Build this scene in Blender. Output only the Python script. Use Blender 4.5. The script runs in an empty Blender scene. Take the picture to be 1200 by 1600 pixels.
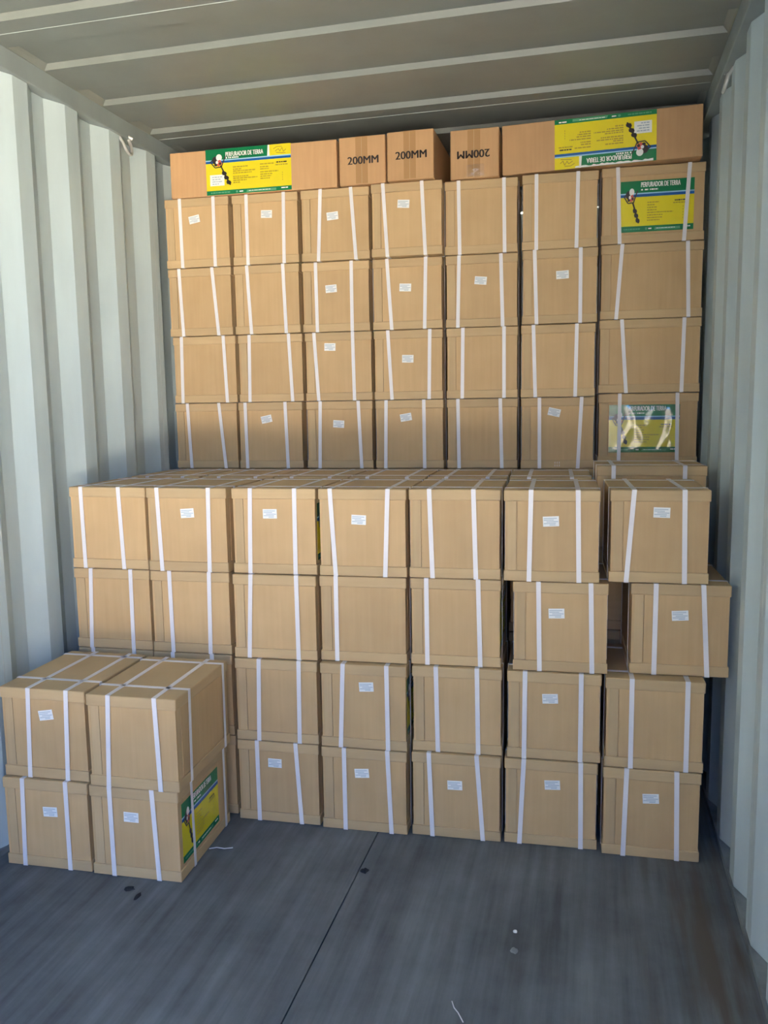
import bpy, bmesh, math, random
from mathutils import Vector, Matrix

C = bpy.context.scene.collection
sc = bpy.context.scene
S = 0.3095                      # one carton width in metres
rnd = random.Random(7)

# ------------------------------------------------------------------ camera
F_PX, YAW, PITCH, ROLL = 1283.96, 0.25069, -0.12697, -0.01497
CAM = Vector((1.419, -2.620, 1.482))
fw = Vector((-math.sin(YAW) * math.cos(PITCH), math.cos(YAW) * math.cos(PITCH), math.sin(PITCH)))
rt0 = Vector((math.cos(YAW), math.sin(YAW), 0))
up0 = rt0.cross(fw)
rt = math.cos(ROLL) * rt0 + math.sin(ROLL) * up0
up = -math.sin(ROLL) * rt0 + math.cos(ROLL) * up0
cd = bpy.data.cameras.new('camera')
cd.sensor_fit = 'HORIZONTAL'
cd.sensor_width = 36.0
cd.lens = 36.0 * F_PX / 1200.0
cd.clip_start = 0.02
cam = bpy.data.objects.new('camera', cd)
C.objects.link(cam)
cam.matrix_world = Matrix(((rt.x, up.x, -fw.x, CAM.x), (rt.y, up.y, -fw.y, CAM.y), (rt.z, up.z, -fw.z, CAM.z), (0, 0, 0, 1)))
sc.camera = cam

# ------------------------------------------------------------------ sky, sun, exposure
SUN_EL, SUN_AZ = math.radians(58), math.radians(-75)    # sun over the container's left side, a little behind its closed end
w = bpy.data.worlds.new('sky')
sc.world = w
w.use_nodes = True
nt = w.node_tree
bg = nt.nodes['Background']
sky = nt.nodes.new('ShaderNodeTexSky')
sky.sky_type = 'NISHITA'
sky.sun_disc = False
sky.sun_elevation = SUN_EL
sky.sun_rotation = SUN_AZ
sky.dust_density = 0.3
sky.ozone_density = 3.0
tint = nt.nodes.new('ShaderNodeMix')          # a deep clear-day blue
tint.data_type = 'RGBA'
tint.blend_type = 'MULTIPLY'
tint.inputs['Factor'].default_value = 1.0
tint.inputs['B'].default_value = (0.46, 0.79, 1.28, 1)
nt.links.new(sky.outputs[0], tint.inputs['A'])
nt.links.new(tint.outputs['Result'], bg.inputs[0])
bg.inputs[1].default_value = 0.17
sl = bpy.data.lights.new('sun', 'SUN')
sl.energy = 64.0
sl.color = (1.0, 0.93, 0.82)
sl.angle = math.radians(0.53)
sun = bpy.data.objects.new('sun', sl)
C.objects.link(sun)
sun_dir = Vector((math.sin(SUN_AZ) * math.cos(SUN_EL), math.cos(SUN_AZ) * math.cos(SUN_EL), math.sin(SUN_EL)))
sun.rotation_euler = sun_dir.to_track_quat('Z', 'Y').to_euler()
sun.location = (6, 6, 9)
sc.view_settings.view_transform = 'Standard'
sc.view_settings.look = 'None'
sc.view_settings.gamma = 1.0
sc.view_settings.use_curve_mapping = False
sc.view_settings.exposure = 2.13
sc.cycles.max_bounces = 10
sc.cycles.diffuse_bounces = 7

# ------------------------------------------------------------------ materials
def mat(name, col, rough=0.6, spec=0.5, metal=0.0):
    m = bpy.data.materials.new(name)
    m.use_nodes = True
    b = m.node_tree.nodes['Principled BSDF']
    b.inputs['Base Color'].default_value = (*col, 1)
    b.inputs['Roughness'].default_value = rough
    b.inputs['Specular IOR Level'].default_value = spec
    b.inputs['Metallic'].default_value = metal
    return m

def N(m, kind, **kw):
    n = m.node_tree.nodes.new(kind)
    for k, v in kw.items():
        setattr(n, k, v)
    return n

def kraft(name, dark, light, streak):
    """Brown board: vertical flute streaks, soft mottling, and each carton a slightly different tone."""
    m = mat(name, light, 0.62, 0.35)
    L = m.node_tree.links.new
    b = m.node_tree.nodes['Principled BSDF']
    tc = N(m, 'ShaderNodeTexCoord'); mp = N(m, 'ShaderNodeMapping')
    mp.inputs['Scale'].default_value = streak
    oi = N(m, 'ShaderNodeObjectInfo')
    L(tc.outputs['Object'], mp.inputs['Vector'])
    n1 = N(m, 'ShaderNodeTexNoise', noise_dimensions='4D'); n1.inputs['Scale'].default_value = 1.0; n1.inputs['Detail'].default_value = 3
    ml = N(m, 'ShaderNodeMath', operation='MULTIPLY'); ml.inputs[1].default_value = 40
    L(oi.outputs['Random'], ml.inputs[0]); L(ml.outputs[0], n1.inputs['W'])
    L(mp.outputs[0], n1.inputs['Vector'])
    n2 = N(m, 'ShaderNodeTexNoise', noise_dimensions='4D'); n2.inputs['Scale'].default_value = 9; n2.inputs['Detail'].default_value = 2
    L(ml.outputs[0], n2.inputs['W']); L(tc.outputs['Object'], n2.inputs['Vector'])
    mx = N(m, 'ShaderNodeMath', operation='ADD'); L(n1.outputs[0], mx.inputs[0]); L(n2.outputs[0], mx.inputs[1])
    mr = N(m, 'ShaderNodeMapRange'); mr.inputs['From Min'].default_value = 0.6; mr.inputs['From Max'].default_value = 1.4
    L(mx.outputs[0], mr.inputs['Value'])
    rp = N(m, 'ShaderNodeValToRGB')
    rp.color_ramp.elements[0].color = (*dark, 1); rp.color_ramp.elements[1].color = (*light, 1)
    L(mr.outputs[0], rp.inputs[0])
    hv = N(m, 'ShaderNodeHueSaturation')
    r2 = N(m, 'ShaderNodeMapRange'); r2.inputs['To Min'].default_value = 0.94; r2.inputs['To Max'].default_value = 1.06
    L(oi.outputs['Random'], r2.inputs['Value']); L(r2.outputs[0], hv.inputs['Value'])
    L(rp.outputs[0], hv.inputs['Color']); L(hv.outputs[0], b.inputs['Base Color'])
    bp = N(m, 'ShaderNodeBump'); bp.inputs['Strength'].default_value = 0.12; bp.inputs['Distance'].default_value = 0.002
    L(n1.outputs[0], bp.inputs['Height']); L(bp.outputs[0], b.inputs['Normal'])
    return m

M = {}
M['body'] = kraft('kraft_liner_board', (0.54, 0.36, 0.180), (0.62, 0.425, 0.222), (70, 70, 3))
M['cap'] = kraft('kraft_cap_board', (0.52, 0.365, 0.195), (0.59, 0.425, 0.232), (6, 6, 60))
M['corner'] = kraft('kraft_corner_board', (0.51, 0.36, 0.195), (0.58, 0.42, 0.232), (90, 90, 3))
M['plain'] = kraft('plain_kraft_carton', (0.52, 0.310, 0.150), (0.60, 0.365, 0.185), (80, 80, 4))
M['strap'] = mat('white_plastic_strap', (0.80, 0.78, 0.80), 0.38, 0.5)
M['sticker'] = mat('white_sticker_paper', (0.84, 0.86, 0.86), 0.5)
M['print_grey'] = mat('grey_printing', (0.42, 0.50, 0.58), 0.6)
M['yellow'] = mat('yellow_printed_film', (0.80, 0.68, 0.025), 0.22)
M['green'] = mat('green_printed_film', (0.008, 0.19, 0.07), 0.22)
M['green_light'] = mat('light_green_print', (0.10, 0.36, 0.20), 0.25)
M['blue'] = mat('blue_printed_film', (0.015, 0.11, 0.36), 0.22)
M['blue_light'] = mat('light_blue_print', (0.33, 0.62, 0.82), 0.25)
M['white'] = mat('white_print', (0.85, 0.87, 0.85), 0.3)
M['black'] = mat('black_print', (0.02, 0.015, 0.015), 0.4)
M['olive'] = mat('fine_dark_print_on_yellow', (0.40, 0.29, 0.01), 0.3)
M['red'] = mat('red_print', (0.62, 0.10, 0.08), 0.35)
M['tape'] = mat('brown_packing_tape', (0.46, 0.27, 0.125), 0.18)
M['ink'] = mat('black_carton_ink', (0.025, 0.020, 0.018), 0.6)
M['twine'] = mat('pale_strap_offcut', (0.72, 0.74, 0.78), 0.4)
M['dirt'] = mat('black_dirt', (0.018, 0.020, 0.024), 0.9)
M['rings'] = mat('bare_zinc_rod', (0.62, 0.63, 0.60), 0.35, 0.5, 0.6)
M['ground'] = mat('pale_concrete_yard', (0.50, 0.46, 0.40), 0.9)
M['warehouse'] = mat('dark_light_blocker', (0.16, 0.15, 0.14), 0.8)  # for the unseen blocks added outside to hold back light
M['blocker_slab'] = mat('dark_blocker_slab', (0.06, 0.06, 0.06), 0.9)  # for the unseen slab added before the door to hold back light
M['joint'] = mat('dark_subfloor', (0.02, 0.022, 0.025), 0.9)

def paint(name, col, rough, wear=0.12):
    m = mat(name, col, rough, 0.4)
    L = m.node_tree.links.new
    b = m.node_tree.nodes['Principled BSDF']
    tc = N(m, 'ShaderNodeTexCoord'); mp = N(m, 'ShaderNodeMapping'); mp.inputs['Scale'].default_value = (3, 3, 0.7)
    L(tc.outputs['Object'], mp.inputs[0])
    n1 = N(m, 'ShaderNodeTexNoise'); n1.inputs['Scale'].default_value = 2.2; n1.inputs['Detail'].default_value = 5
    L(mp.outputs[0], n1.inputs['Vector'])
    rp = N(m, 'ShaderNodeValToRGB')
    rp.color_ramp.elements[0].position = 0.3; rp.color_ramp.elements[1].position = 0.7
    rp.color_ramp.elements[0].color = (*[c * (1 - wear) for c in col], 1); rp.color_ramp.elements[1].color = (*[min(1, c * (1 + wear * 0.5)) for c in col], 1)
    L(n1.outputs[0], rp.inputs[0]); L(rp.outputs[0], b.inputs['Base Color'])
    return m

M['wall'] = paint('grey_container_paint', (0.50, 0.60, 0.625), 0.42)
M['roof'] = paint('grey_roof_paint_shaded', (0.20, 0.22, 0.205), 0.40, 0.08)  # same paint as the walls, darkened to stand in for roof shade
M['rail'] = paint('grey_rail_paint', (0.27, 0.315, 0.315), 0.5)
M['gutter'] = paint('scuffed_grey_sill_paint', (0.24, 0.27, 0.28), 0.6, 0.5)
M['weld'] = paint('painted_weld_bead', (0.46, 0.52, 0.52), 0.4)

def plywood():
    """Grey-stained plywood: long grain along the container, scuffs, dark wear tracks and spots."""
    m = mat('worn_grey_plywood', (0.1, 0.1, 0.1), 0.62, 0.35)
    L = m.node_tree.links.new
    b = m.node_tree.nodes['Principled BSDF']
    ge = N(m, 'ShaderNodeNewGeometry'); mp = N(m, 'ShaderNodeMapping'); mp.inputs['Scale'].default_value = (22, 1.1, 1)
    L(ge.outputs['Position'], mp.inputs[0])
    n1 = N(m, 'ShaderNodeTexNoise'); n1.inputs['Scale'].default_value = 1.0; n1.inputs['Detail'].default_value = 6; n1.inputs['Roughness'].default_value = 0.6
    L(mp.outputs[0], n1.inputs['Vector'])
    n2 = N(m, 'ShaderNodeTexNoise'); n2.inputs['Scale'].default_value = 2.6; n2.inputs['Detail'].default_value = 9; n2.inputs['Roughness'].default_value = 0.66
    L(ge.outputs['Position'], n2.inputs['Vector'])
    mx = N(m, 'ShaderNodeMath', operation='ADD'); L(n1.outputs[0], mx.inputs[0]); L(n2.outputs[0], mx.inputs[1])
    rp = N(m, 'ShaderNodeValToRGB')
    e = rp.color_ramp.elements
    e[0].position = 0.38; e[0].color = (0.080, 0.092, 0.100, 1)
    e[1].position = 0.63; e[1].color = (0.190, 0.215, 0.228, 1)
    hf = N(m, 'ShaderNodeMath', operation='MULTIPLY'); hf.inputs[1].default_value = 0.5
    L(mx.outputs[0], hf.inputs[0]); L(hf.outputs[0], rp.inputs[0])
    # brown worn track along the right edge
    sx = N(m, 'ShaderNodeSeparateXYZ'); L(ge.outputs['Position'], sx.inputs[0])
    mr = N(m, 'ShaderNodeMapRange'); mr.inputs['From Min'].default_value = 1.45; mr.inputs['From Max'].default_value = 1.78
    L(sx.outputs[0], mr.inputs['Value'])
    n3 = N(m, 'ShaderNodeTexNoise'); n3.inputs['Scale'].default_value = 0.6; n3.inputs['Detail'].default_value = 6
    mp3 = N(m, 'ShaderNodeMapping'); mp3.inputs['Scale'].default_value = (30, 2.5, 1); L(ge.outputs['Position'], mp3.inputs[0]); L(mp3.outputs[0], n3.inputs['Vector'])
    r3 = N(m, 'ShaderNodeMapRange'); r3.inputs['From Min'].default_value = 0.45; r3.inputs['From Max'].default_value = 0.62; L(n3.outputs[0], r3.inputs['Value'])
    mm = N(m, 'ShaderNodeMath', operation='MULTIPLY'); L(mr.outputs[0], mm.inputs[0]); L(r3.outputs[0], mm.inputs[1])
    mix = N(m, 'ShaderNodeMix', data_type='RGBA'); mix.inputs['B'].default_value = (0.095, 0.078, 0.060, 1)
    L(mm.outputs[0], mix.inputs['Factor']); L(rp.outputs[0], mix.inputs['A'])
    L(mix.outputs['Result'], b.inputs['Base Color'])
    bp = N(m, 'ShaderNodeBump'); bp.inputs['Strength'].default_value = 0.25; bp.inputs['Distance'].default_value = 0.003
    L(n1.outputs[0], bp.inputs['Height']); L(bp.outputs[0], b.inputs['Normal'])
    return m
M['floor'] = plywood()

def film():
    m = bpy.data.materials.new('crumpled_clear_film')
    m.use_nodes = True
    n = m.node_tree.nodes; L = m.node_tree.links.new
    n.remove(n['Principled BSDF'])
    t = n.new('ShaderNodeBsdfTransparent'); g = n.new('ShaderNodeBsdfGlossy'); g.inputs['Roughness'].default_value = 0.13
    mx = n.new('ShaderNodeMixShader'); mx.inputs[0].default_value = 0.15
    L(t.outputs[0], mx.inputs[1]); L(g.outputs[0], mx.inputs[2]); L(mx.outputs[0], n['Material Output'].inputs[0])
    return m
M['film'] = film()

# ------------------------------------------------------------------ helpers
def box(bm, x0, x1, y0, y1, z0, z1, mi=0):
    v = [bm.verts.new(p) for p in ((x0, y0, z0), (x1, y0, z0), (x1, y1, z0), (x0, y1, z0), (x0, y0, z1), (x1, y0, z1), (x1, y1, z1), (x0, y1, z1))]
    for q in ((3, 2, 1, 0), (4, 5, 6, 7), (0, 1, 5, 4), (1, 2, 6, 5), (2, 3, 7, 6), (3, 0, 4, 7)):
        bm.faces.new([v[i] for i in q]).material_index = mi

def soft_box(bm, x0, x1, y0, y1, z0, z1, r=0.003):
    t = bmesh.new()
    box(t, x0, x1, y0, y1, z0, z1)
    bmesh.ops.bevel(t, geom=t.edges[:], offset=r, segments=2, profile=0.5, affect='EDGES')
    me = bpy.data.meshes.new('tmp'); t.to_mesh(me); t.free()
    bm.from_mesh(me); bpy.data.meshes.remove(me)

def poly(bm, pts, mi=0):
    f = bm.faces.new([bm.verts.new(p) for p in pts]); f.material_index = mi
    return f

def mesh(name, bm, *mats):
    me = bpy.data.meshes.new(name)
    bm.to_mesh(me); bm.free()
    for m in mats:
        me.materials.append(m)
    return me

def put(name, me, parent=None, loc=None, rot=None):
    o = bpy.data.objects.new(name, me)
    C.objects.link(o)
    if parent: o.parent = parent
    if loc: o.location = loc
    if rot: o.rotation_euler = rot
    return o

def empty(name, loc=(0, 0, 0), rz=0, ry=0):
    o = bpy.data.objects.new(name, None)
    o.empty_display_size = 0.1
    C.objects.link(o); o.location = loc; o.rotation_euler = (0, ry, rz)
    return o

def tag(o, label=None, cat=None, group=None, kind=None):
    for k, v in (('label', label), ('category', cat), ('group', group), ('kind', kind)):
        if v: o[k] = v
    return o

def sweep(bm, pts, r, n=8, mi=0):
    """A round rod along a polyline."""
    pts = [Vector(p) for p in pts]
    rings = []
    for i, p in enumerate(pts):
        d = (pts[min(i + 1, len(pts) - 1)] - pts[max(i - 1, 0)]).normalized()
        a = d.orthogonal().normalized() if i == 0 else (a - d * a.dot(d)).normalized()
        b = d.cross(a)
        rings.append([bm.verts.new(p + r * (math.cos(2 * math.pi * k / n) * a + math.sin(2 * math.pi * k / n) * b)) for k in range(n)])
    for q, s in zip(rings, rings[1:]):
        for k in range(n):
            bm.faces.new((q[k], q[(k + 1) % n], s[(k + 1) % n], s[k])).material_index = mi
    bm.faces.new(rings[0][::-1]).material_index = mi; bm.faces.new(rings[-1]).material_index = mi

_text = {}
def text_polys(body, bold=0.02):
    """Outline faces of a line of text, scaled to a 1 x 1 box."""
    if body in _text: return _text[body]
    cu = bpy.data.curves.new('t', 'FONT'); cu.body = body; cu.offset = bold; cu.resolution_u = 3
    o = bpy.data.objects.new('t', cu); C.objects.link(o)
    me = bpy.data.meshes.new_from_object(o.evaluated_get(bpy.context.evaluated_depsgraph_get()))
    xs = [v.co.x for v in me.vertices]; ys = [v.co.y for v in me.vertices]
    x0, x1, y0, y1 = min(xs), max(xs), min(ys), max(ys)
    co = [((v.co.x - x0) / (x1 - x0), (v.co.y - y0) / (y1 - y0)) for v in me.vertices]
    fs = [tuple(p.vertices) for p in me.polygons]
    bpy.data.objects.remove(o); bpy.data.curves.remove(cu); bpy.data.meshes.remove(me)
    _text[body] = (co, fs)
    return co, fs

def add_text(bm, body, x0, x1, z0, z1, y, mi, bold=0.02):
    co, fs = text_polys(body, bold)
    v = [bm.verts.new((x0 + u * (x1 - x0), y, z0 + w_ * (z1 - z0))) for u, w_ in co]
    for f in fs:
        try: bm.faces.new([v[i] for i in f]).material_index = mi
        except ValueError: pass

# ------------------------------------------------------------------ container shell
XL, XR, YN, YF = -1.62 * S, 6.0 * S, -9.0 * S, 9.0 * S
RAIL_L, RAIL_R = -1.585 * S, 5.905 * S
ZC, Z_RAIL, Z_SILL = 8.66 * S, 8.43 * S, 0.045 * S

def corrugated(side):
    """One wall: welded sheets of four pressed corrugations, 36 mm deep, and the weld beads between them."""
    x_in, out = (XL, -1) if side == 'left' else (XR, 1)
    root = tag(empty('wall_' + side), kind='structure')
    P, D = 0.925 * S, 0.115 * S
    start = 0.395 * S - 10 * P
    prof = ((0.0, 1), (0.25, 0), (0.49, 0), (0.715, 1))          # outer corner, inner corner, inner corner, outer corner
    seam_shift = 0.37 * S
    for k in range(5):
        ys = []
        for j in range(4):
            for u, d in prof:
                ys.append((start + (4 * k + j) * P + u * S, d))
        ys = [(y, d) for y, d in ys]
        lo, hi = start + 4 * k * P + seam_shift, start + 4 * (k + 1) * P + seam_shift
        pts = [(lo, 0)] + [(y, d) for y, d in ys if y > lo] + [(start + 4 * (k + 1) * P, 1), (start + 4 * (k + 1) * P + 0.25 * S, 0), (hi, 0)]
        bm = bmesh.new()
        for (ya, da), (yb, db) in zip(pts, pts[1:]):
            xa, xb = x_in + out * D * da, x_in + out * D * db
            q = [(xa, ya, Z_SILL), (xb, yb, Z_SILL), (xb, yb, Z_RAIL + 0.02), (xa, ya, Z_RAIL + 0.02)]
            poly(bm, q if side == 'left' else q[::-1])
        bmesh.ops.remove_doubles(bm, verts=bm.verts[:], dist=1e-5)
        bmesh.ops.solidify(bm, geom=bm.faces[:], thickness=-0.002)
        put('corrugated_sheet', mesh('corrugated_sheet', bm, M['wall']), root)
        bm = bmesh.new()
        sweep(bm, [(x_in - out * 0.0005, hi, Z_SILL), (x_in - out * 0.0005, hi, Z_RAIL)], 0.0022, 6)
        put('weld_bead', mesh('weld_bead', bm, M['weld']), root)
    return root
corrugated('left'); corrugated('right')

def rails():
    i = 1
    for xr, out in ((RAIL_L, -1), (RAIL_R, 1)):
        bm = bmesh.new()
        a, b = sorted((xr, xr + out * 0.075))
        soft_box(bm, a, b, YN, YF, Z_RAIL, ZC + 0.03, 0.004)
        tag(put('trim_%d' % i, mesh('top_side_rail', bm, M['rail'])), kind='structure'); i += 1
    for xf, out in ((-1.60 * S, -1), (5.985 * S, 1)):
        bm = bmesh.new()
        a, b = sorted((xf, xf + out * 0.07))
        box(bm, a, b, YN, YF, -0.03, Z_SILL)
        a, b = sorted((xf - out * 0.004, xf + out * 0.002))
        box(bm, a, b, YN, YF, -0.03, Z_SILL + 0.004)
        tag(put('trim_%d' % i, mesh('bottom_side_sill', bm, M['gutter'])), kind='structure'); i += 1
rails()

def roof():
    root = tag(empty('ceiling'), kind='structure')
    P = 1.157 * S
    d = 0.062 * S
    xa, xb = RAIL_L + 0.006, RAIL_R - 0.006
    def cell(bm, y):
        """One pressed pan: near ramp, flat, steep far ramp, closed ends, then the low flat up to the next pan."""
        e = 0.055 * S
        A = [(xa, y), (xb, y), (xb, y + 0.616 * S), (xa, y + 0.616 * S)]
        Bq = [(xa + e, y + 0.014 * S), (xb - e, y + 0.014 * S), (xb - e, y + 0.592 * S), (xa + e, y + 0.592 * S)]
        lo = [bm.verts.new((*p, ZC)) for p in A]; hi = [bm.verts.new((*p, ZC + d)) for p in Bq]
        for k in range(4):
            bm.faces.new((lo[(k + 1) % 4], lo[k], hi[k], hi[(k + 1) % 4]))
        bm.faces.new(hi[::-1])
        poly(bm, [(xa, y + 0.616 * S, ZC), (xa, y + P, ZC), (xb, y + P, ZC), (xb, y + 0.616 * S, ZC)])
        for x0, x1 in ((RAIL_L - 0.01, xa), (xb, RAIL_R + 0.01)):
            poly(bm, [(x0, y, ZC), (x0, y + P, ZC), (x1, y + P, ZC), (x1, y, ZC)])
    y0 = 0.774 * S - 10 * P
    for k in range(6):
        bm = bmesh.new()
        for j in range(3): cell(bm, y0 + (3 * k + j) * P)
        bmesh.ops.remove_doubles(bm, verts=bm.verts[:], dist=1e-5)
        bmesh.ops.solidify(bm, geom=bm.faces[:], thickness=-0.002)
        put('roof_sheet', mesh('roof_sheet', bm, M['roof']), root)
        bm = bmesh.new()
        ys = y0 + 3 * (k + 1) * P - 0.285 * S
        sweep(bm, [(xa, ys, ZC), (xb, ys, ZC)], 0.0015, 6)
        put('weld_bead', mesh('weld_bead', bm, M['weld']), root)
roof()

bm = bmesh.new()
for k in range(9):
    x = XL + (XR - XL) * k / 9; wdt = (XR - XL) / 9
    for (ua, da), (ub, db) in zip(((0, 0), (.3, 0), (.5, 1), (.8, 1), (1, 0)), ((.3, 0), (.5, 1), (.8, 1), (1, 0))):
        poly(bm, [(x + ua * wdt, YF + 0.04 * da, 0), (x + ub * wdt, YF + 0.04 * db, 0), (x + ub * wdt, YF + 0.04 * db, ZC), (x + ua * wdt, YF + 0.04 * da, ZC)])
tag(put('wall_back', mesh('wall_back', bm, M['wall'])), kind='structure')

bm = bmesh.new(); box(bm, -1.60 * S, 5.985 * S, YN, YF, -0.06, -0.021)
fl = tag(put('floor', mesh('floor', bm, M['joint'])), kind='structure')
XS = 2.285 * S
for x0, x1 in ((-1.598 * S, XS - 0.0018), (XS + 0.0018, 5.968 * S)):
    for y0, y1 in ((YN, -7.3 * S), (-7.3 * S + 0.003, 0.75 * S), (0.75 * S + 0.003, YF)):
        bm = bmesh.new(); box(bm, x0, x1, y0, y1, -0.021, 0.0)
        put('plywood_sheet', mesh('plywood_sheet', bm, M['floor']), fl)

bm = bmesh.new(); box(bm, -60, 60, -80, 40, -1.6, -1.3)
tag(put('ground', mesh('ground', bm, M['ground'])), kind='structure')
bm = bmesh.new(); box(bm, -4.2, 9, -4.25, YN - 0.02, -1.3, -0.01)  # unseen dark slab added to block steep light from the ground outside
tag(put('floor_light_blocker', mesh('floor_light_blocker', bm, M['blocker_slab'])), kind='structure')
# unseen dark block added to cut low sunlit-ground light on the lower cartons
bm = bmesh.new(); box(bm, -4.2, 40, -17, -15, -1.3, 2.6)
tag(put('wall_low_light_blocker', mesh('wall_low_light_blocker', bm, M['warehouse'])), kind='structure')
# unseen block added outside the door to shade the left half of the ground
bm = bmesh.new(); box(bm, -16, -4.2, -60, -3.4, -1.3, 8.3)
tag(put('wall_warehouse', mesh('wall_warehouse', bm, M['warehouse'])), kind='structure')  # added unseen block, no real warehouse; shades the left half of the ground

# ------------------------------------------------------------------ carton parts
CH = 0.9776 * S - 0.0028            # carton height between its straps
LIDH, TRAYH, INSET = 0.037, 0.035, 0.007
PANEL = 0.0042                      # how far the middle panel of each side lies in from the rim of the lid
ST, SW = 0.0011, 0.0152            # strap thickness and width
_cache = {}
def part_meshes(wd, dp, h):
    key = (round(wd, 4), round(dp, 4), round(h, 4))
    if key in _cache: return _cache[key]
    r = {}
    bm = bmesh.new(); i2 = INSET + 0.005; g = 0.0425
    box(bm, i2, wd - i2, i2, dp - i2, 0.004, h - 0.004)
    z0, z1 = TRAYH - 0.002, h - LIDH + 0.002
    box(bm, g, wd - PANEL, PANEL, i2, z0, z1); box(bm, wd - i2, wd - PANEL, g, dp - PANEL, z0, z1)
    box(bm, PANEL, wd - g, dp - i2, dp - PANEL, z0, z1); box(bm, PANEL, i2, PANEL, dp - g, z0, z1)
    r['body'] = mesh('body', bm, M['body'])
    bm = bmesh.new(); soft_box(bm, 0, wd, 0, dp, h - LIDH, h, 0.0035); r['lid'] = mesh('lid', bm, M['cap'])
    bm = bmesh.new(); soft_box(bm, 0, wd, 0, dp, 0, TRAYH, 0.0025); r['base_tray'] = mesh('base_tray', bm, M['cap'])
    cl = 0.0405                         # on each side a corner board shows along the left edge, a narrow joint between it and the panel
    p = PANEL + 0.0004
    for i, q in enumerate(((p, cl, p, i2), (wd - i2, wd - p, p, cl), (wd - cl, wd - p, dp - i2, dp - p), (p, i2, dp - cl, dp - p))):
        bm = bmesh.new(); box(bm, *q, z0, z1); r['corner%d' % i] = mesh('corner_board', bm, M['corner'])
    _cache[key] = r
    return r

def ribbon(corners, ax):
    """A flat strap closed round four corners; AX is the axis the strap's width runs along."""
    bm = bmesh.new()
    ctr = sum((Vector(c) for c in corners), Vector()) / 4
    n = len(corners); rows = []
    for c in corners:
        c = Vector(c); o = c - ctr; o[ax] = 0
        g = Vector([0 if k == ax else math.copysign(ST, o[k]) for k in range(3)])
        hw = Vector([SW / 2 if k == ax else 0 for k in range(3)])
        rows.append([bm.verts.new(p) for p in (c - hw, c - hw + g, c + hw + g, c + hw)])
    for i in range(n):
        a, b = rows[i], rows[(i + 1) % n]
        for k in range(4):
            bm.faces.new((a[k], a[(k + 1) % 4], b[(k + 1) % 4], b[k]))
    bmesh.ops.recalc_face_normals(bm, faces=bm.faces[:])
    return mesh('strap', bm, M['strap'])

def sticker_mesh():
    bm = bmesh.new()
    w_, h_ = 0.0255, 0.0165
    box(bm, -w_, w_, -0.0004, 0.0, -h_, h_)
    for z, a, b in ((0.010, -0.9, 0.75), (0.0045, -0.9, 0.35), (-0.001, -0.55, 0.9), (-0.0065, -0.9, 0.6), (-0.0115, -0.2, 0.55)):
        poly(bm, [(w_ * a, -0.0006, z - 0.0011), (w_ * b, -0.0006, z - 0.0011), (w_ * b, -0.0006, z + 0.0011), (w_ * a, -0.0006, z + 0.0011)], 1)
    return mesh('sticker', bm, M['sticker'], M['print_grey'])
STICKER = sticker_mesh()

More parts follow.
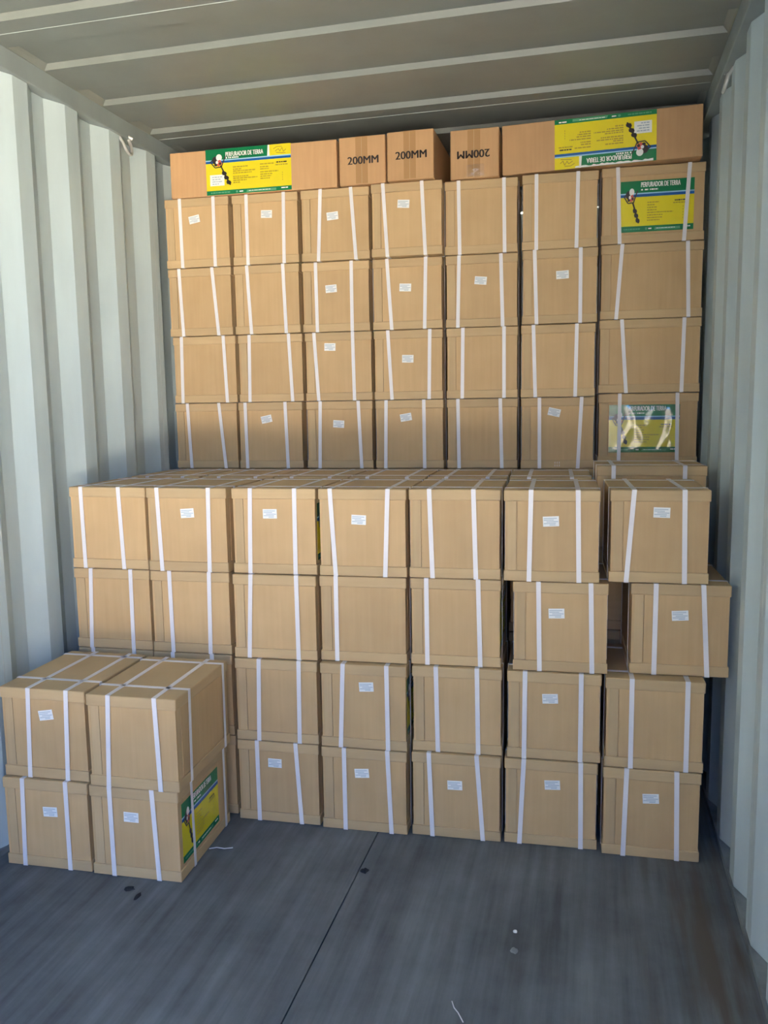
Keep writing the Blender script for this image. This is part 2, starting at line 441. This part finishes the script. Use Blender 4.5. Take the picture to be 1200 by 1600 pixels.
PM = ['yellow', 'green', 'green_light', 'blue', 'blue_light', 'white', 'black', 'olive', 'red', 'print_grey']
PI = {n: i for i, n in enumerate(PM)}
def poster_mesh(wd, ht, wide):
    """The printed label: green header with its title, blue rule, yellow field with an earth auger and two columns of fine print, green foot."""
    bm = bmesh.new()
    def R(x0, x1, y0, y1, c, k, sk=0.0):
        y = -0.0004 - 0.00012 * k
        poly(bm, [((x0 - sk) * wd, y, (1 - y1) * ht), (x1 * wd, y, (1 - y1) * ht), (x1 * wd, y, (1 - y0) * ht), (x0 * wd, y, (1 - y0) * ht)], PI[c])
    def Q(pts, c, k):
        y = -0.0004 - 0.00012 * k
        poly(bm, [(p[0] * wd, y, (1 - p[1]) * ht) for p in pts], PI[c])
    def disc(cx, cy, rx, ry, c, k, n=14, a0=0, a1=2 * math.pi):
        Q([(cx + rx * math.cos(a0 + (a1 - a0) * i / n), cy + ry * math.sin(a0 + (a1 - a0) * i / n)) for i in range(n if a1 - a0 > 6.2 else n + 1)], c, k)
    def line(p, q, t, c, k):
        dx, dy = (q[0] - p[0]) * wd, (q[1] - p[1]) * ht
        l = math.hypot(dx, dy); nx, ny = -dy / l * t * ht / wd, dx / l * t
        Q([(p[0] + nx, p[1] + ny), (q[0] + nx, q[1] + ny), (q[0] - nx, q[1] - ny), (p[0] - nx, p[1] - ny)], c, k)
    def T(s, x0, x1, y0, y1, c, k, bold=0.008):
        for q in (-0.0007, 0.0, 0.0007):
            add_text(bm, s, x0 * wd + q, x1 * wd + q, (1 - y1) * ht, (1 - y0) * ht, -0.0004 - 0.00012 * k - 0.02 * abs(q), PI[c], bold)
    def dashes(x0, x1, y, c, k, seed, hh=0.012):
        r = random.Random(seed); x = x0
        while x < x1 - 0.004:
            l = min(r.uniform(0.012, 0.045), x1 - x)
            R(x, x + l, y - hh, y + hh, c, k); x += l + 0.006
    box(bm, 0, wd, -0.0004, 0, 0, ht, PI['yellow'])
    hd = 0.235 if wide else 0.235
    R(0, 0.745 if wide else 1.0, 0, hd, 'green', 1)
    if wide:
        R(0.735, 0.755, 0, hd, 'white', 2, 0.008)
        # small black emblem in the yellow corner: a low curved line under two arcs
        for a, b in (((0.82, 0.15), (0.86, 0.10)), ((0.86, 0.10), (0.875, 0.16)), ((0.875, 0.16), (0.90, 0.08)), ((0.90, 0.08), (0.915, 0.17)), ((0.80, 0.10), (0.84, 0.055)), ((0.84, 0.055), (0.90, 0.06)), ((0.915, 0.17), (0.945, 0.12)), ((0.83, 0.18), (0.94, 0.20))):
            line(a, b, 0.008, 'olive', 2)
    bl0, bl1 = (0.235, 0.31) if wide else (0.235, 0.315)
    R(0, 1, bl0, bl0 + 0.026, 'blue_light', 2); R(0, 1, bl0 + 0.026, bl1, 'blue', 2)
    if wide:
        T('PERFURADOR DE TERRA', 0.24, 0.68, 0.080, 0.178, 'white', 3, 0.0)
        for a, b in ((0.24, 0.262), (0.27, 0.305), (0.315, 0.39)): dashes(a, b, 0.205, 'white', 3, int(a * 999), 0.016)
        ex, ey, sx_, k1 = 0.14, 0.245, (0.175, 0.36), (0.285, 0.80)
    else:
        T('PERFURADOR DE TERRA', 0.28, 0.81, 0.030, 0.128, 'white', 3, 0.0)
        for a, b in ((0.28, 0.315), (0.33, 0.38), (0.40, 0.51)): dashes(a, b, 0.178, 'white', 3, int(a * 999), 0.014)
        ex, ey, sx_, k1 = 0.135, 0.27, (0.17, 0.42), (0.255, 0.83)
    # earth auger: two-man handle loop, engine block, shaft with three screw flights
    for a, b in (((ex - 0.085, ey + 0.03), (ex - 0.03, ey + 0.16)), ((ex - 0.03, ey + 0.16), (ex + 0.045, ey + 0.15)), ((ex + 0.045, ey + 0.15), (ex + 0.085, ey - 0.03)), ((ex + 0.085, ey - 0.03), (ex + 0.10, ey - 0.08)), ((ex - 0.085, ey + 0.03), (ex - 0.04, ey - 0.03))):
        line(a, b, 0.012, 'black', 3)
    disc(ex - 0.025, ey + 0.0, 0.038, 0.085, 'black', 4)
    disc(ex + 0.02, ey - 0.055, 0.035, 0.075, 'white', 5)
    Q([(ex - 0.012, ey + 0.02), (ex + 0.035, ey - 0.01), (ex + 0.055, ey + 0.09), (ex + 0.01, ey + 0.14), (ex - 0.025, ey + 0.09)], 'red', 6)
    disc(ex - 0.005, ey + 0.045, 0.016, 0.035, 'white', 7)
    disc(ex + 0.032, ey + 0.075, 0.014, 0.03, 'black', 7)
    disc(ex - 0.02, ey + 0.10, 0.018, 0.03, 'black', 7)
    line(sx_, k1, 0.016, 'black', 3)
    for t in (0.38, 0.60, 0.84):
        cx, cy = sx_[0] + (k1[0] - sx_[0]) * t, sx_[1] + (k1[1] - sx_[1]) * t
        Q([(cx - 0.018, cy - 0.055), (cx + 0.024, cy - 0.012), (cx + 0.030, cy + 0.03), (cx + 0.012, cy + 0.06), (cx - 0.022, cy + 0.045), (cx - 0.030, cy + 0.0)], 'black', 4)
    # fine print, too small to read in the photograph
    if wide:
        for i in range(8): dashes(0.32, (0.50, 0.42, 0.585, 0.54, 0.50, 0.61, 0.48, 0.40)[i], (0.415, 0.465, 0.505, 0.55, 0.625, 0.665, 0.71, 0.755)[i], 'olive', 2, i)
        for i in range(7): dashes(0.64, (0.80, 0.74, 0.74, 0.85, 0.78, 0.77, 0.75)[i], (0.40, 0.46, 0.505, 0.57, 0.62, 0.665, 0.71)[i], 'olive', 2, 20 + i)
        dashes(0.83, 0.95, 0.385, 'black', 2, 41, 0.013); dashes(0.82, 0.96, 0.44, 'olive', 2, 42)
        for i in range(4): R(0.895, 0.90, 0.60 + i * 0.05, 0.63 + i * 0.05, 'olive', 2)
        R(0.045, 0.215, 0.56, 0.80, 'white', 2)
        for i in range(4): dashes(0.07, (0.19, 0.17, 0.19, 0.15)[i], 0.61 + i * 0.05, 'print_grey', 3, 60 + i)
        ft = 0.905
    else:
        for i in range(8): dashes(0.37, (0.53, 0.47, 0.50, 0.50, 0.72, 0.58, 0.58, 0.54)[i], 0.43 + i * 0.05, 'olive', 2, 80 + i, 0.010)
        dashes(0.74, 0.88, 0.415, 'black', 2, 91, 0.013); dashes(0.72, 0.90, 0.465, 'olive', 2, 92, 0.01)
        for i in range(5): R(0.85, 0.858, 0.53 + i * 0.055, 0.555 + i * 0.055, 'olive', 2)
        ft = 0.885
    R(0, 1, ft, 1, 'green', 1)
    m_ = (ft + 1) / 2
    R(0.48, 0.82, m_ - 0.02, m_ + 0.03, 'green_light', 2, 0.01)
    dashes(0.50, 0.76, m_, 'white', 3, 101, 0.006)
    dashes(0.05, 0.28, m_, 'green_light', 2, 102, 0.014); dashes(0.88, 0.96, m_ - 0.01, 'white', 2, 103, 0.012)
    disc(0.36, m_, 0.014, 0.026, 'green_light', 2); dashes(0.39, 0.44, m_, 'white', 2, 104, 0.012)
    return mesh('printed_label', bm, *[M[n] for n in PM])
POSTER_BOX = poster_mesh(0.92 * S, 0.645 * S, False)
POSTER_WIDE = poster_mesh(1.275 * S, 0.625 * S, True)

def film_mesh(wd, ht):
    """A loose, crumpled clear film over a label: a shallow wrinkled sheet that catches the daylight in streaks."""
    bm = bmesh.new(); nx, nz = 40, 26
    r = random.Random(5)
    fold = [(r.uniform(0, 1), r.uniform(0, 1), r.uniform(-0.5, 0.5), r.uniform(0.04, 0.10), r.uniform(0.2, 0.8)) for _ in range(6)]
    g = []
    for j in range(nz + 1):
        row = []
        for i in range(nx + 1):
            u, v = i / nx, j / nz
            d = 0.0
            for fu, fv, sl_, wd_, am in fold:
                d += am * math.exp(-((u - fu - sl_ * (v - fv)) / wd_) ** 2)
            edge = min(u, 1 - u, v, 1 - v) * 12
            row.append(bm.verts.new((u * wd, -0.0018 - 0.0032 * d * min(1, edge), v * ht)))
        g.append(row)
    for j in range(nz):
        for i in range(nx):
            bm.faces.new((g[j][i], g[j][i + 1], g[j + 1][i + 1], g[j + 1][i])).smooth = True
    return mesh('clear_film', bm, M['film'])

def pucker_mesh(wd, ht):
    """A blistered patch of clear tape that glints."""
    bm = bmesh.new(); g = []
    blobs = ((0.50, 0.62, 0.16, 0.006), (0.28, 0.30, 0.13, 0.003), (0.74, 0.28, 0.12, 0.0035))
    for j in range(17):
        row = []
        for i in range(25):
            u, v = i / 24, j / 16
            d = sum(a * math.exp(-((u - p) ** 2 + (v - q) ** 2) / (w_ * w_)) for p, q, w_, a in blobs)
            d += 0.0012 * math.exp(-((v - 0.10 - 0.04 * math.sin(9 * u)) / 0.06) ** 2)
            row.append(bm.verts.new((u * wd, -0.0005 - d, v * ht)))
        g.append(row)
    for j in range(16):
        for i in range(24):
            bm.faces.new((g[j][i], g[j][i + 1], g[j + 1][i + 1], g[j + 1][i])).smooth = True
    return mesh('tape_blister', bm, M['film'])

def carton(x, y, z, th, wd, dp, s1, s2, label, sticker=None, h=CH, group=None, side=(0.19, 0.87)):
    """A strapped shipping carton; its origin is the front left corner of its base."""
    t = tag(empty('shipping_carton', (x, y, z + 0.0014), th), label, 'carton', group)
    pm = part_meshes(wd, dp, h)
    put('body', pm['body'], t); put('lid', pm['lid'], t); put('base_tray', pm['base_tray'], t)
    for i in range(4): put('corner_board', pm['corner%d' % i], t)
    for s_ in (s1, s2):
        if s_:
            a, b = s_[0] * wd, s_[1] * wd
            put('strap', ribbon([(b, 0, 0), (a, 0, h), (a, dp, h), (b, dp, 0)], 0), t)
    if side:
        for f in side:
            a = f * dp; b = a + rnd.uniform(-0.008, 0.008)
            put('strap', ribbon([(0, b, 0), (0, a, h), (wd, a, h), (wd, b, 0)], 1), t)
    if sticker:
        u, v, tl = sticker
        put('sticker', STICKER, t, (u * wd, PANEL - 0.0001, v * h), (0, -math.radians(tl), 0))
    return t

W, D = 0.988 * S, 1.295 * S
# row letter: U rear upper stack, L front stack, N short stack by the bright wall; then row from the top, then column from that wall.
# (code, x, y, z, turn, first strap top/bottom, second strap top/bottom, sticker u, v, tilt)
ROWS = [
    ('U11', -0.4734, 0.8621, 2.1179, 0.0404, (0.243, 0.251), (0.768, 0.765), (0.458, 0.696, 10.2)),
    ('U12', -0.1556, 0.8808, 2.1179, 0.0463, (0.227, 0.225), (0.79, 0.774), (0.524, 0.71, -2.7)),
    ('U13', 0.1626, 0.8942, 2.1179, 0.045, (0.296, 0.248), (0.737, 0.798), (0.463, 0.623, 4.3)),
    ('U14', 0.4808, 0.8902, 2.1179, 0.0366, (0.172, 0.225), (0.717, 0.761), (0.458, 0.711, -3.9)),
    ('U15', 0.7892, 0.9436, 2.1179, 0.0449, (0.192, 0.206), (0.811, 0.824), None),
    ('U16', 1.1126, 0.9429, 2.1179, 0.0409, (0.191, 0.195), (0.736, 0.725), None),
    ('U17', 1.43, 0.9862, 2.1295, 0.0438, (0.157, 0.188), (0.846, 0.809), None),
    ('U21', -0.4755, 0.8688, 1.8154, 0.0365, (0.18, 0.214), (0.703, 0.775), None),
    ('U22', -0.1596, 0.8849, 1.8154, 0.0438, (0.207, 0.249), (0.758, 0.784), None),
    ('U23', 0.1533, 0.9128, 1.8154, 0.0477, (0.209, 0.216), (0.738, 0.736), (0.431, 0.619, 3.4)),
    ('U24', 0.472, 0.9288, 1.8154, 0.0444, (0.212, 0.271), (0.767, 0.745), (0.471, 0.59, -2.6)),
    ('U25', 0.7904, 0.9524, 1.8154, 0.0455, (0.189, 0.168), (0.765, 0.794), (0.487, 0.644, -5.6)),
    ('U26', 1.1164, 0.9321, 1.8154, 0.0411, (0.164, 0.197), (0.771, 0.777), (0.536, 0.654, 2.3)),
    ('U27', 1.4321, 0.9848, 1.8269, 0.0485, (0.211, 0.163), (0.843, 0.869), None),
    ('U31', -0.4674, 0.8702, 1.5128, 0.0457, (0.144, 0.126), (0.809, 0.839), None),
    ('U32', -0.1563, 0.895, 1.5128, 0.0447, (0.184, 0.163), (0.79, 0.829), None),
    ('U33', 0.1588, 0.9135, 1.5128, 0.0455, (0.141, 0.193), (0.719, 0.732), (0.375, 0.788, -1.7)),
    ('U34', 0.4716, 0.9339, 1.5128, 0.0453, (0.208, 0.259), (0.816, 0.799), (0.493, 0.587, -1.5)),
    ('U35', 0.7922, 0.9495, 1.5128, 0.0451, (0.235, 0.223), (0.807, 0.811), None),
    ('U36', 1.1118, 0.9419, 1.5128, 0.0427, (0.168, 0.201), (0.75, 0.739), None),
    ('U37', 1.4311, 0.9762, 1.5243, 0.0479, (0.223, 0.279), (0.833, 0.824), None),
    ('U41', -0.4803, 0.8881, 1.2103, 0.0393, (0.204, 0.236), (0.713, 0.795), None),
    ('U42', -0.1654, 0.8935, 1.2103, 0.0464, (0.113, 0.122), (0.737, 0.761), (0.438, 0.745, 11.3)),
    ('U43', 0.1593, 0.908, 1.2103, 0.0455, (0.216, 0.191), (0.787, 0.826), (0.486, 0.661, -3.6)),
    ('U44', 0.4748, 0.929, 1.2103, 0.042, (0.164, 0.146), (0.714, 0.72), (0.45, 0.748, 9.3)),
    ('U45', 0.7931, 0.947, 1.2103, 0.0442, (0.159, 0.174), (0.756, 0.781), None),
    ('U46', 1.1128, 0.9538, 1.2103, 0.0443, (0.252, 0.26), (0.824, 0.783), (0.456, 0.794, -12.8)),
    ('U47', 1.4324, 0.9986, 1.2218, 0.0494, (0.217, 0.218), (0.789, 0.802), None),
    ('L11', -0.4476, 0.0023, 0.9077, 0.0275, (0.158, 0.169), (0.654, 0.683), None),
    ('L12', -0.1329, 0.0021, 0.9077, 0.034, (0.138, 0.167), (0.783, 0.764), (0.507, 0.699, 3.8)),
    ('L13', 0.192, 0.0142, 0.9077, 0.0443, (0.229, 0.201), (0.754, 0.745), (0.454, 0.704, 0.7)),
    ('L14', 0.5073, 0.0262, 0.9077, 0.0444, (0.137, 0.188), (0.794, 0.755), (0.46, 0.649, -2.2)),
    ('L15', 0.8199, 0.0461, 0.9077, 0.0459, (0.227, 0.258), (0.707, 0.734), None),
    ('L16', 1.1363, 0.0516, 0.9077, 0.044, (0.285, 0.269), (0.769, 0.79), (0.494, 0.661, 2.8)),
    ('L17', 1.4715, 0.0924, 0.9077, 0.0454, (0.241, 0.176), (0.74, 0.762), (0.52, 0.759, -1.4)),
    ('L21', -0.4484, 0.0028, 0.6051, 0.0353, (0.232, 0.188), (0.756, 0.748), None),
    ('L22', -0.1367, 0.0096, 0.6051, 0.0371, (0.247, 0.257), (0.751, 0.731), None),
    ('L23', 0.1894, 0.0013, 0.6051, 0.0493, (0.226, 0.181), (0.77, 0.775), None),
    ('L24', 0.5036, 0.0286, 0.6051, 0.0418, (0.194, 0.193), None, None),
    ('L25', 0.8213, 0.05, 0.6051, 0.0487, (0.18, 0.186), (0.751, 0.775), None),
    ('L26', 1.1669, 0.0564, 0.6051, 0.0433, (0.269, 0.288), (0.815, 0.84), (0.462, 0.653, 2.1)),
    ('L27', 1.5415, 0.0946, 0.6051, 0.0429, (0.253, 0.252), (0.723, 0.785), (0.502, 0.659, 4.0)),
    ('L33', 0.1898, -0.0076, 0.3026, 0.0426, (0.301, 0.274), (0.782, 0.769), None),
    ('L34', 0.5068, 0.0004, 0.3026, 0.0427, (0.271, 0.23), (0.774, 0.781), (0.537, 0.739, 3.2)),
    ('L35', 0.8274, 0.0329, 0.3026, 0.0494, (0.27, 0.288), (0.725, 0.739), None),
    ('L36', 1.1499, 0.0461, 0.3026, 0.0438, (0.193, 0.186), (0.787, 0.788), (0.462, 0.701, 3.2)),
    ('L37', 1.4678, 0.0411, 0.3026, 0.0335, (0.267, 0.269), (0.824, 0.828), None),
    ('L43', 0.188, -0.0067, 0.0, 0.0403, (0.247, 0.252), (0.72, 0.773), (0.457, 0.732, -0.5)),
    ('L44', 0.5054, -0.002, 0.0, 0.0392, (0.271, 0.273), (0.777, 0.815), (0.474, 0.704, 4.6)),
    ('L45', 0.8258, 0.0214, 0.0, 0.0415, (0.196, 0.232), (0.732, 0.802), (0.487, 0.631, 1.6)),
    ('L46', 1.1431, 0.0393, 0.0, 0.045, (0.21, 0.167), (0.818, 0.829), (0.519, 0.718, 3.4)),
    ('L47', 1.4645, 0.0374, 0.0, 0.0356, (0.244, 0.223), (0.75, 0.774), (0.497, 0.676, 3.7)),
    ('N11', -0.4356, -0.4423, 0.3026, 0.0312, (0.342, 0.301), (0.789, 0.749), (0.528, 0.709, 9.3)),
    ('N12', -0.1146, -0.449, 0.3026, 0.0374, (0.255, 0.21), (0.766, 0.793), None),
    ('N21', -0.4399, -0.4556, 0.0, 0.0449, (0.241, 0.209), (0.748, 0.747), (0.541, 0.64, 2.4)),
    ('N22', -0.1256, -0.4458, 0.0, 0.0467, (0.235, 0.241), (0.711, 0.751), (0.46, 0.673, -0.7)),
]
ORD = ['first', 'second', 'third', 'fourth', 'fifth', 'sixth', 'seventh']
ROWNAME = {'U1': 'top row of rear stack', 'U2': 'second row of rear stack', 'U3': 'third row of rear stack',
           'U4': 'lowest row of rear stack', 'L1': 'top row of front stack', 'L2': 'second row of front stack',
           'L3': 'third row of front stack', 'L4': 'floor row of front stack'}
GROUP = {'U': 'strapped cartons of the tall rear stack', 'L': 'strapped cartons of the front stack', 'N': 'strapped cartons of the short stack'}
NLAB = {'N11': 'strapped carton with white sticker against the wall, upper layer of the short four-carton stack',
        'N12': 'strapped carton without sticker, upper layer of the short four-carton stack, away from the wall',
        'N21': 'strapped carton with white sticker on the floor against the wall, under the short stack',
        'N22': 'strapped floor carton with yellow and green label on its side, in the short stack'}
LONG = {'U17': 'long carton side with glossy green and yellow label, end of the top rear row',
        'U27': 'wide unlabelled carton side with two slanting straps, last in second row of rear stack',
        'U37': 'wide unlabelled carton side, last in third row of rear stack',
        'U47': 'wide carton side with label under crumpled shiny film, lowest row of rear stack'}
def label_for(n, lab):
    if n in NLAB: return NLAB[n]
    if n in LONG: return LONG[n]
    if n in ('L31', 'L32', 'L41', 'L42'): return 'carton behind the short stack, %s, %s from the bright wall' % ('upper' if n[1] == '3' else 'on the floor', ORD[int(n[2]) - 1])
    c = int(n[2]); row = ROWNAME[n[:2]]
    what = 'carton without sticker'
    if lab: what = 'carton with crooked white sticker' if abs(lab[2]) > 8 else 'carton with white sticker'
    if n == 'L24': what = 'plain carton showing one strap'
    return '%s, %s from the bright wall, %s' % (what, ORD[c - 1], row)

# the two columns behind the short stack: only a sliver of the inner one shows
ROWS += [('L31', -0.4504, 0.006, 0.3026, 0.036, (0.2, 0.2), (0.75, 0.75), None), ('L32', -0.1387, 0.0096, 0.3026, 0.0371, (0.25, 0.25), (0.75, 0.75), None),
         ('L41', -0.4504, 0.006, 0.0, 0.036, (0.2, 0.2), (0.75, 0.75), None), ('L42', -0.1357, 0.0096, 0.0, 0.0371, (0.25, 0.25), (0.75, 0.75), None)]
first = {}
for (n, x, y, z, th, s1, s2, lab) in ROWS:
    seven = n[0] == 'U' and n[2] == '7'
    wd, dp = (1.30 * S, 0.988 * S) if seven else (W, D)
    o = carton(x + 0.006 * S * math.cos(th), y + 0.006 * S * math.sin(th), z, th, wd, dp, s1, s2, label_for(n, lab), lab, group=GROUP[n[0]],
               side=(0.22, 0.80) if seven else (0.24, 0.90) if n[0] == 'N' else (0.19, 0.87))
    first[n] = o

def poster(parent, me, loc, rot=(0, 0, 0)):
    return put('printed_label', me, parent, loc, rot)
PB = PANEL - 0.0001
poster(first['U17'], POSTER_BOX, (0.188 * 1.3 * S, PB, 0.145 * CH))
poster(first['U47'], POSTER_BOX, (0.112 * 1.3 * S, PB, 0.178 * CH))
put('clear_film', film_mesh(0.92 * S, 0.645 * S), first['U47'], (0.112 * 1.3 * S, PB - 0.0012, 0.178 * CH))
for n in ('N22', 'L13', 'L34', 'L25'):                       # labels on the long sides
    poster(first[n], POSTER_BOX, (W - PB, 0.088 * S, 0.155 * CH), (0, 0, math.pi / 2))
# two rows of staples at the foot of one carton
bm = bmesh.new()
for k in range(3):
    for q in (0, 1):
        x0 = 0.47 * W + k * 0.009; z0 = 0.008 + q * 0.012
        box(bm, x0, x0 + 0.0022, -0.0008, 0.0, z0, z0 + 0.008)
tag(put('staples', mesh('staples', bm, M['strap']), first['U46']), kind='stuff')

# second rank of the lower stack: only its tops show; below it and behind, the cartons that carry the upper stack
def plain_carton_mesh(wd, dp, h):
    bm = bmesh.new()
    soft_box(bm, INSET, wd - INSET, INSET, dp - INSET, TRAYH, h - LIDH, 0.002)
    soft_box(bm, 0, wd, 0, dp, h - LIDH, h, 0.003); soft_box(bm, 0, wd, 0, dp, 0, TRAYH, 0.003)
    return mesh('shipping_carton', bm, M['cap'])
PITCH = 0.9776 * S
HID = 'brown carton hidden inside the load, carrying the cartons stacked above it'
pc = plain_carton_mesh(W, D, CH)
for c in range(6):
    x0 = (-1.50, -0.47, 0.54, 1.55, 2.565, 3.585)[c] * S; y0 = 0.458 + 0.044 * (x0 + 0.46)
    for k in range(3):
        tag(put('shipping_carton', pc, None, (x0, y0, k * PITCH + 0.0014), (0, 0, 0.044)), HID, 'carton', 'cartons hidden inside the load')
    o = carton(x0, y0, 3 * PITCH, 0.044, W, D, (0.24, 0.24), (0.76, 0.76),
               'carton top between front and rear stacks, %s from the bright wall' % ORD[c], group='cartons between the front and rear stacks')
for c in range(6):
    n = 'U4%d' % (c + 1)
    x0, y0, th = first[n].location.x, first[n].location.y, first[n].rotation_euler.z
    for k in range(4):
        tag(put('shipping_carton', pc, None, (x0, y0 + 0.004, k * PITCH + 0.0014), (0, 0, 0.044)), HID, 'carton', 'cartons hidden inside the load')
P7 = PITCH + 0.0029
p7 = plain_carton_mesh(1.30 * S, 0.988 * S, P7 - 0.0028)
for k in range(4):
    u = first['U47']
    tag(put('shipping_carton', p7, None, (u.location.x, u.location.y, k * P7 + 0.0014), (0, 0, 0.044)), HID, 'carton', 'cartons hidden inside the load')
P8 = 1.027 * S
p8 = plain_carton_mesh(1.28 * S, 0.988 * S, P8 - 0.0028)
for k in range(3):
    tag(put('shipping_carton', p8, None, (4.63 * S, 1.65 * S, k * P8 + 0.0014), (0, 0, 0.044)), HID, 'carton', 'cartons hidden inside the load')
carton(4.625 * S, 1.65 * S, 3 * P8, 0.04, 1.25 * S, 0.988 * S, (0.155, 0.155), (0.80, 0.80),
       'wide carton lid raised above its neighbours, behind the last carton of the front stack', group='cartons between the front and rear stacks')

# ------------------------------------------------------------------ long cartons on the very top
def long_carton(x, y, z, th, wd, dp, ht, label, ry=0.0, text=None, flip=False, shine=False):
    t = tag(empty('long_carton', (x, y, z), th, ry), label, 'carton', 'long cartons on top of the rear stack')
    bm = bmesh.new(); soft_box(bm, 0, wd, 0, dp, 0, ht, 0.004); put('body', mesh('body', bm, M['plain']), t)
    if text:
        bm = bmesh.new()
        a, b = wd * 0.36, wd * 0.62
        box(bm, a, b, -0.0003, 0.0, 0.004, ht - 0.004); box(bm, a, b, 0, dp, ht, ht + 0.0003)
        put('packing_tape', mesh('packing_tape', bm, M['tape']), t)
        bm = bmesh.new()
        box(bm, wd * 0.485, wd * 0.493, -0.0005, 0.0, 0.004, ht - 0.004)
        put('flap_seam', mesh('flap_seam', bm, M['corner']), t)
        bm = bmesh.new(); 
        for q in (-0.0014, 0.0, 0.0014): add_text(bm, text, q, wd * 0.66 + q, 0, ht * 0.16, -0.0008 - 0.02 * abs(q), 0, 0.0)
        put('stencil_text', mesh('stencil_text', bm, M['ink']), t, (wd * 0.81, 0, ht * 0.57) if flip else (wd * 0.19, 0, ht * 0.425), (0, math.pi, 0) if flip else (0, 0, 0))
        if shine:
            put('tape_blister', pucker_mesh(wd * 0.36, ht * 0.24), t, (wd * 0.34, -0.0004, 0.008))
    return t
TZ = 8 * PITCH + 0.0012
TH_ = 0.632 * S
t1 = long_carton(-1.41 * S, 2.80 * S, TZ, 0.036, 2.49 * S, 0.66 * S, TH_, 'long kraft carton with upright green and yellow label, on top of rear stack')
poster(t1, POSTER_WIDE, (0.555 * S, -0.0002, 0.003))
long_carton(1.122 * S, 2.86 * S, TZ, 0.02, 0.652 * S, 2.49 * S, TH_, 'square carton end marked 200MM, touching the long labelled carton', text='200MM')
long_carton(1.808 * S, 2.83 * S, TZ, 0.0, 0.640 * S, 2.49 * S, TH_, 'square carton end marked 200MM, beside the dark gap in the topmost row', text='200MM')
long_carton(2.640 * S, 3.02 * S, TZ, 0.0, 0.655 * S, 2.49 * S, TH_, 'square carton end with 200MM printed upside down and shiny tape', text='200MM', flip=True, shine=True)
t5 = long_carton(3.337 * S, 3.075 * S, TZ + 0.0055, 0.0, 2.52 * S, 0.66 * S, TH_, 'long kraft carton with upside-down green and yellow label, topmost row by the shaded wall', ry=-0.0145)
poster(t5, POSTER_WIDE, (1.962 * S, -0.0002, TH_ - 0.002), (0, math.pi, 0))
bm = bmesh.new()  # glare along the label's edge, put in as a jagged white strip
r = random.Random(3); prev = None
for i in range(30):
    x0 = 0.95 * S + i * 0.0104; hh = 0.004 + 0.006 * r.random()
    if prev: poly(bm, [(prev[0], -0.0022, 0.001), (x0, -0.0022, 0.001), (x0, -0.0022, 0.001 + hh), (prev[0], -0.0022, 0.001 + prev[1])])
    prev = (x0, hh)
put('label_edge_glare', mesh('label_edge_glare', bm, M['white']), t5)

# ------------------------------------------------------------------ small things
def lashing_ring(x, y, z, sgn, label):
    bm = bmesh.new()
    pts = []
    for i in range(15):
        a = math.pi * (0.02 + 1.30 * i / 14)
        pts.append((x + sgn * 0.012 * math.sin(a), y - 0.030 * math.cos(a), z - 0.044 * math.sin(a)))
    pts = [(x - sgn * 0.02, pts[0][1] - 0.004, Z_RAIL + 0.004)] + pts
    pts.append((x + sgn * 0.008, pts[-1][1] + 0.016, Z_RAIL + 0.004))
    sweep(bm, pts, 0.0066, 10)
    return tag(put('lashing_ring', mesh('lashing_ring', bm, M['rings'])), label, 'ring')
lashing_ring(XL + 0.012, 1.95 * S, 8.36 * S, 1, 'bare metal lashing ring under the roof rail of the bright corrugated wall')
lashing_ring(XR - 0.014, 1.85 * S, 8.36 * S, -1, 'small lashing ring under the roof rail of the shaded corrugated wall')

bm = bmesh.new()
sweep(bm, [(0.565 * S, -0.732 * S, 0.002), (0.64 * S, -0.70 * S, 0.004), (0.73 * S, -0.695 * S, 0.0025), (0.815 * S, -0.66 * S, 0.003)], 0.0017, 6)
tag(put('strap_offcut', mesh('strap_offcut', bm, M['twine'])), 'thin pale strap offcut lying on the floor beside the short stack', 'scrap')

def lump(name, x, y, rx, ry_, h, m, seed, label, cat):
    r = random.Random(seed); bm = bmesh.new()
    n = 11; base = []; mid = []
    for i in range(n):
        a = 2 * math.pi * i / n; k = r.uniform(0.7, 1.15)
        base.append(bm.verts.new((x + rx * k * math.cos(a), y + ry_ * k * math.sin(a), 0.0001)))
        mid.append(bm.verts.new((x + rx * k * 0.6 * math.cos(a), y + ry_ * k * 0.6 * math.sin(a), h * r.uniform(0.7, 1.1))))
    top = bm.verts.new((x, y, h))
    for i in range(n):
        j = (i + 1) % n
        bm.faces.new((base[i], base[j], mid[j], mid[i])); bm.faces.new((mid[i], mid[j], top))
    bm.faces.new(base[::-1])
    return tag(put(name, mesh(name, bm, m)), label, cat)
lump('dirt_clump', 2.348 * S, -0.764 * S, 0.015, 0.016, 0.006, M['dirt'], 1, 'black dirt clump on the floor beside the plywood seam', 'dirt')
lump('dirt_clump', 0.113 * S, -1.60 * S, 0.018, 0.014, 0.004, M['dirt'], 2, 'black smear of dirt on the floor just before the short stack', 'dirt')
lump('dirt_clump', 0.265 * S, -1.70 * S, 0.010, 0.020, 0.003, M['dirt'], 4, 'narrow black dirt mark, the nearer one before the short stack', 'dirt')
lump('paper_scrap', 3.961 * S, -1.417 * S, 0.006, 0.008, 0.004, M['sticker'], 5, 'tiny white scrap on the open floor', 'scrap')
lump('paper_scrap', 3.975 * S, -1.68 * S, 0.011, 0.016, 0.0015, M['gutter'], 6, 'pale scuffed fleck on the floor below the tiny white scrap', 'scrap')
bm = bmesh.new()
sweep(bm, [(3.546 * S, -2.43 * S, 0.0012), (3.575 * S, -2.50 * S, 0.002), (3.615 * S, -2.545 * S, 0.0014), (3.67 * S, -2.64 * S, 0.002)], 0.0014, 5)
tag(put('thread', mesh('thread', bm, M['twine'])), 'crooked white thread lying on the open floor nearest the camera', 'thread')
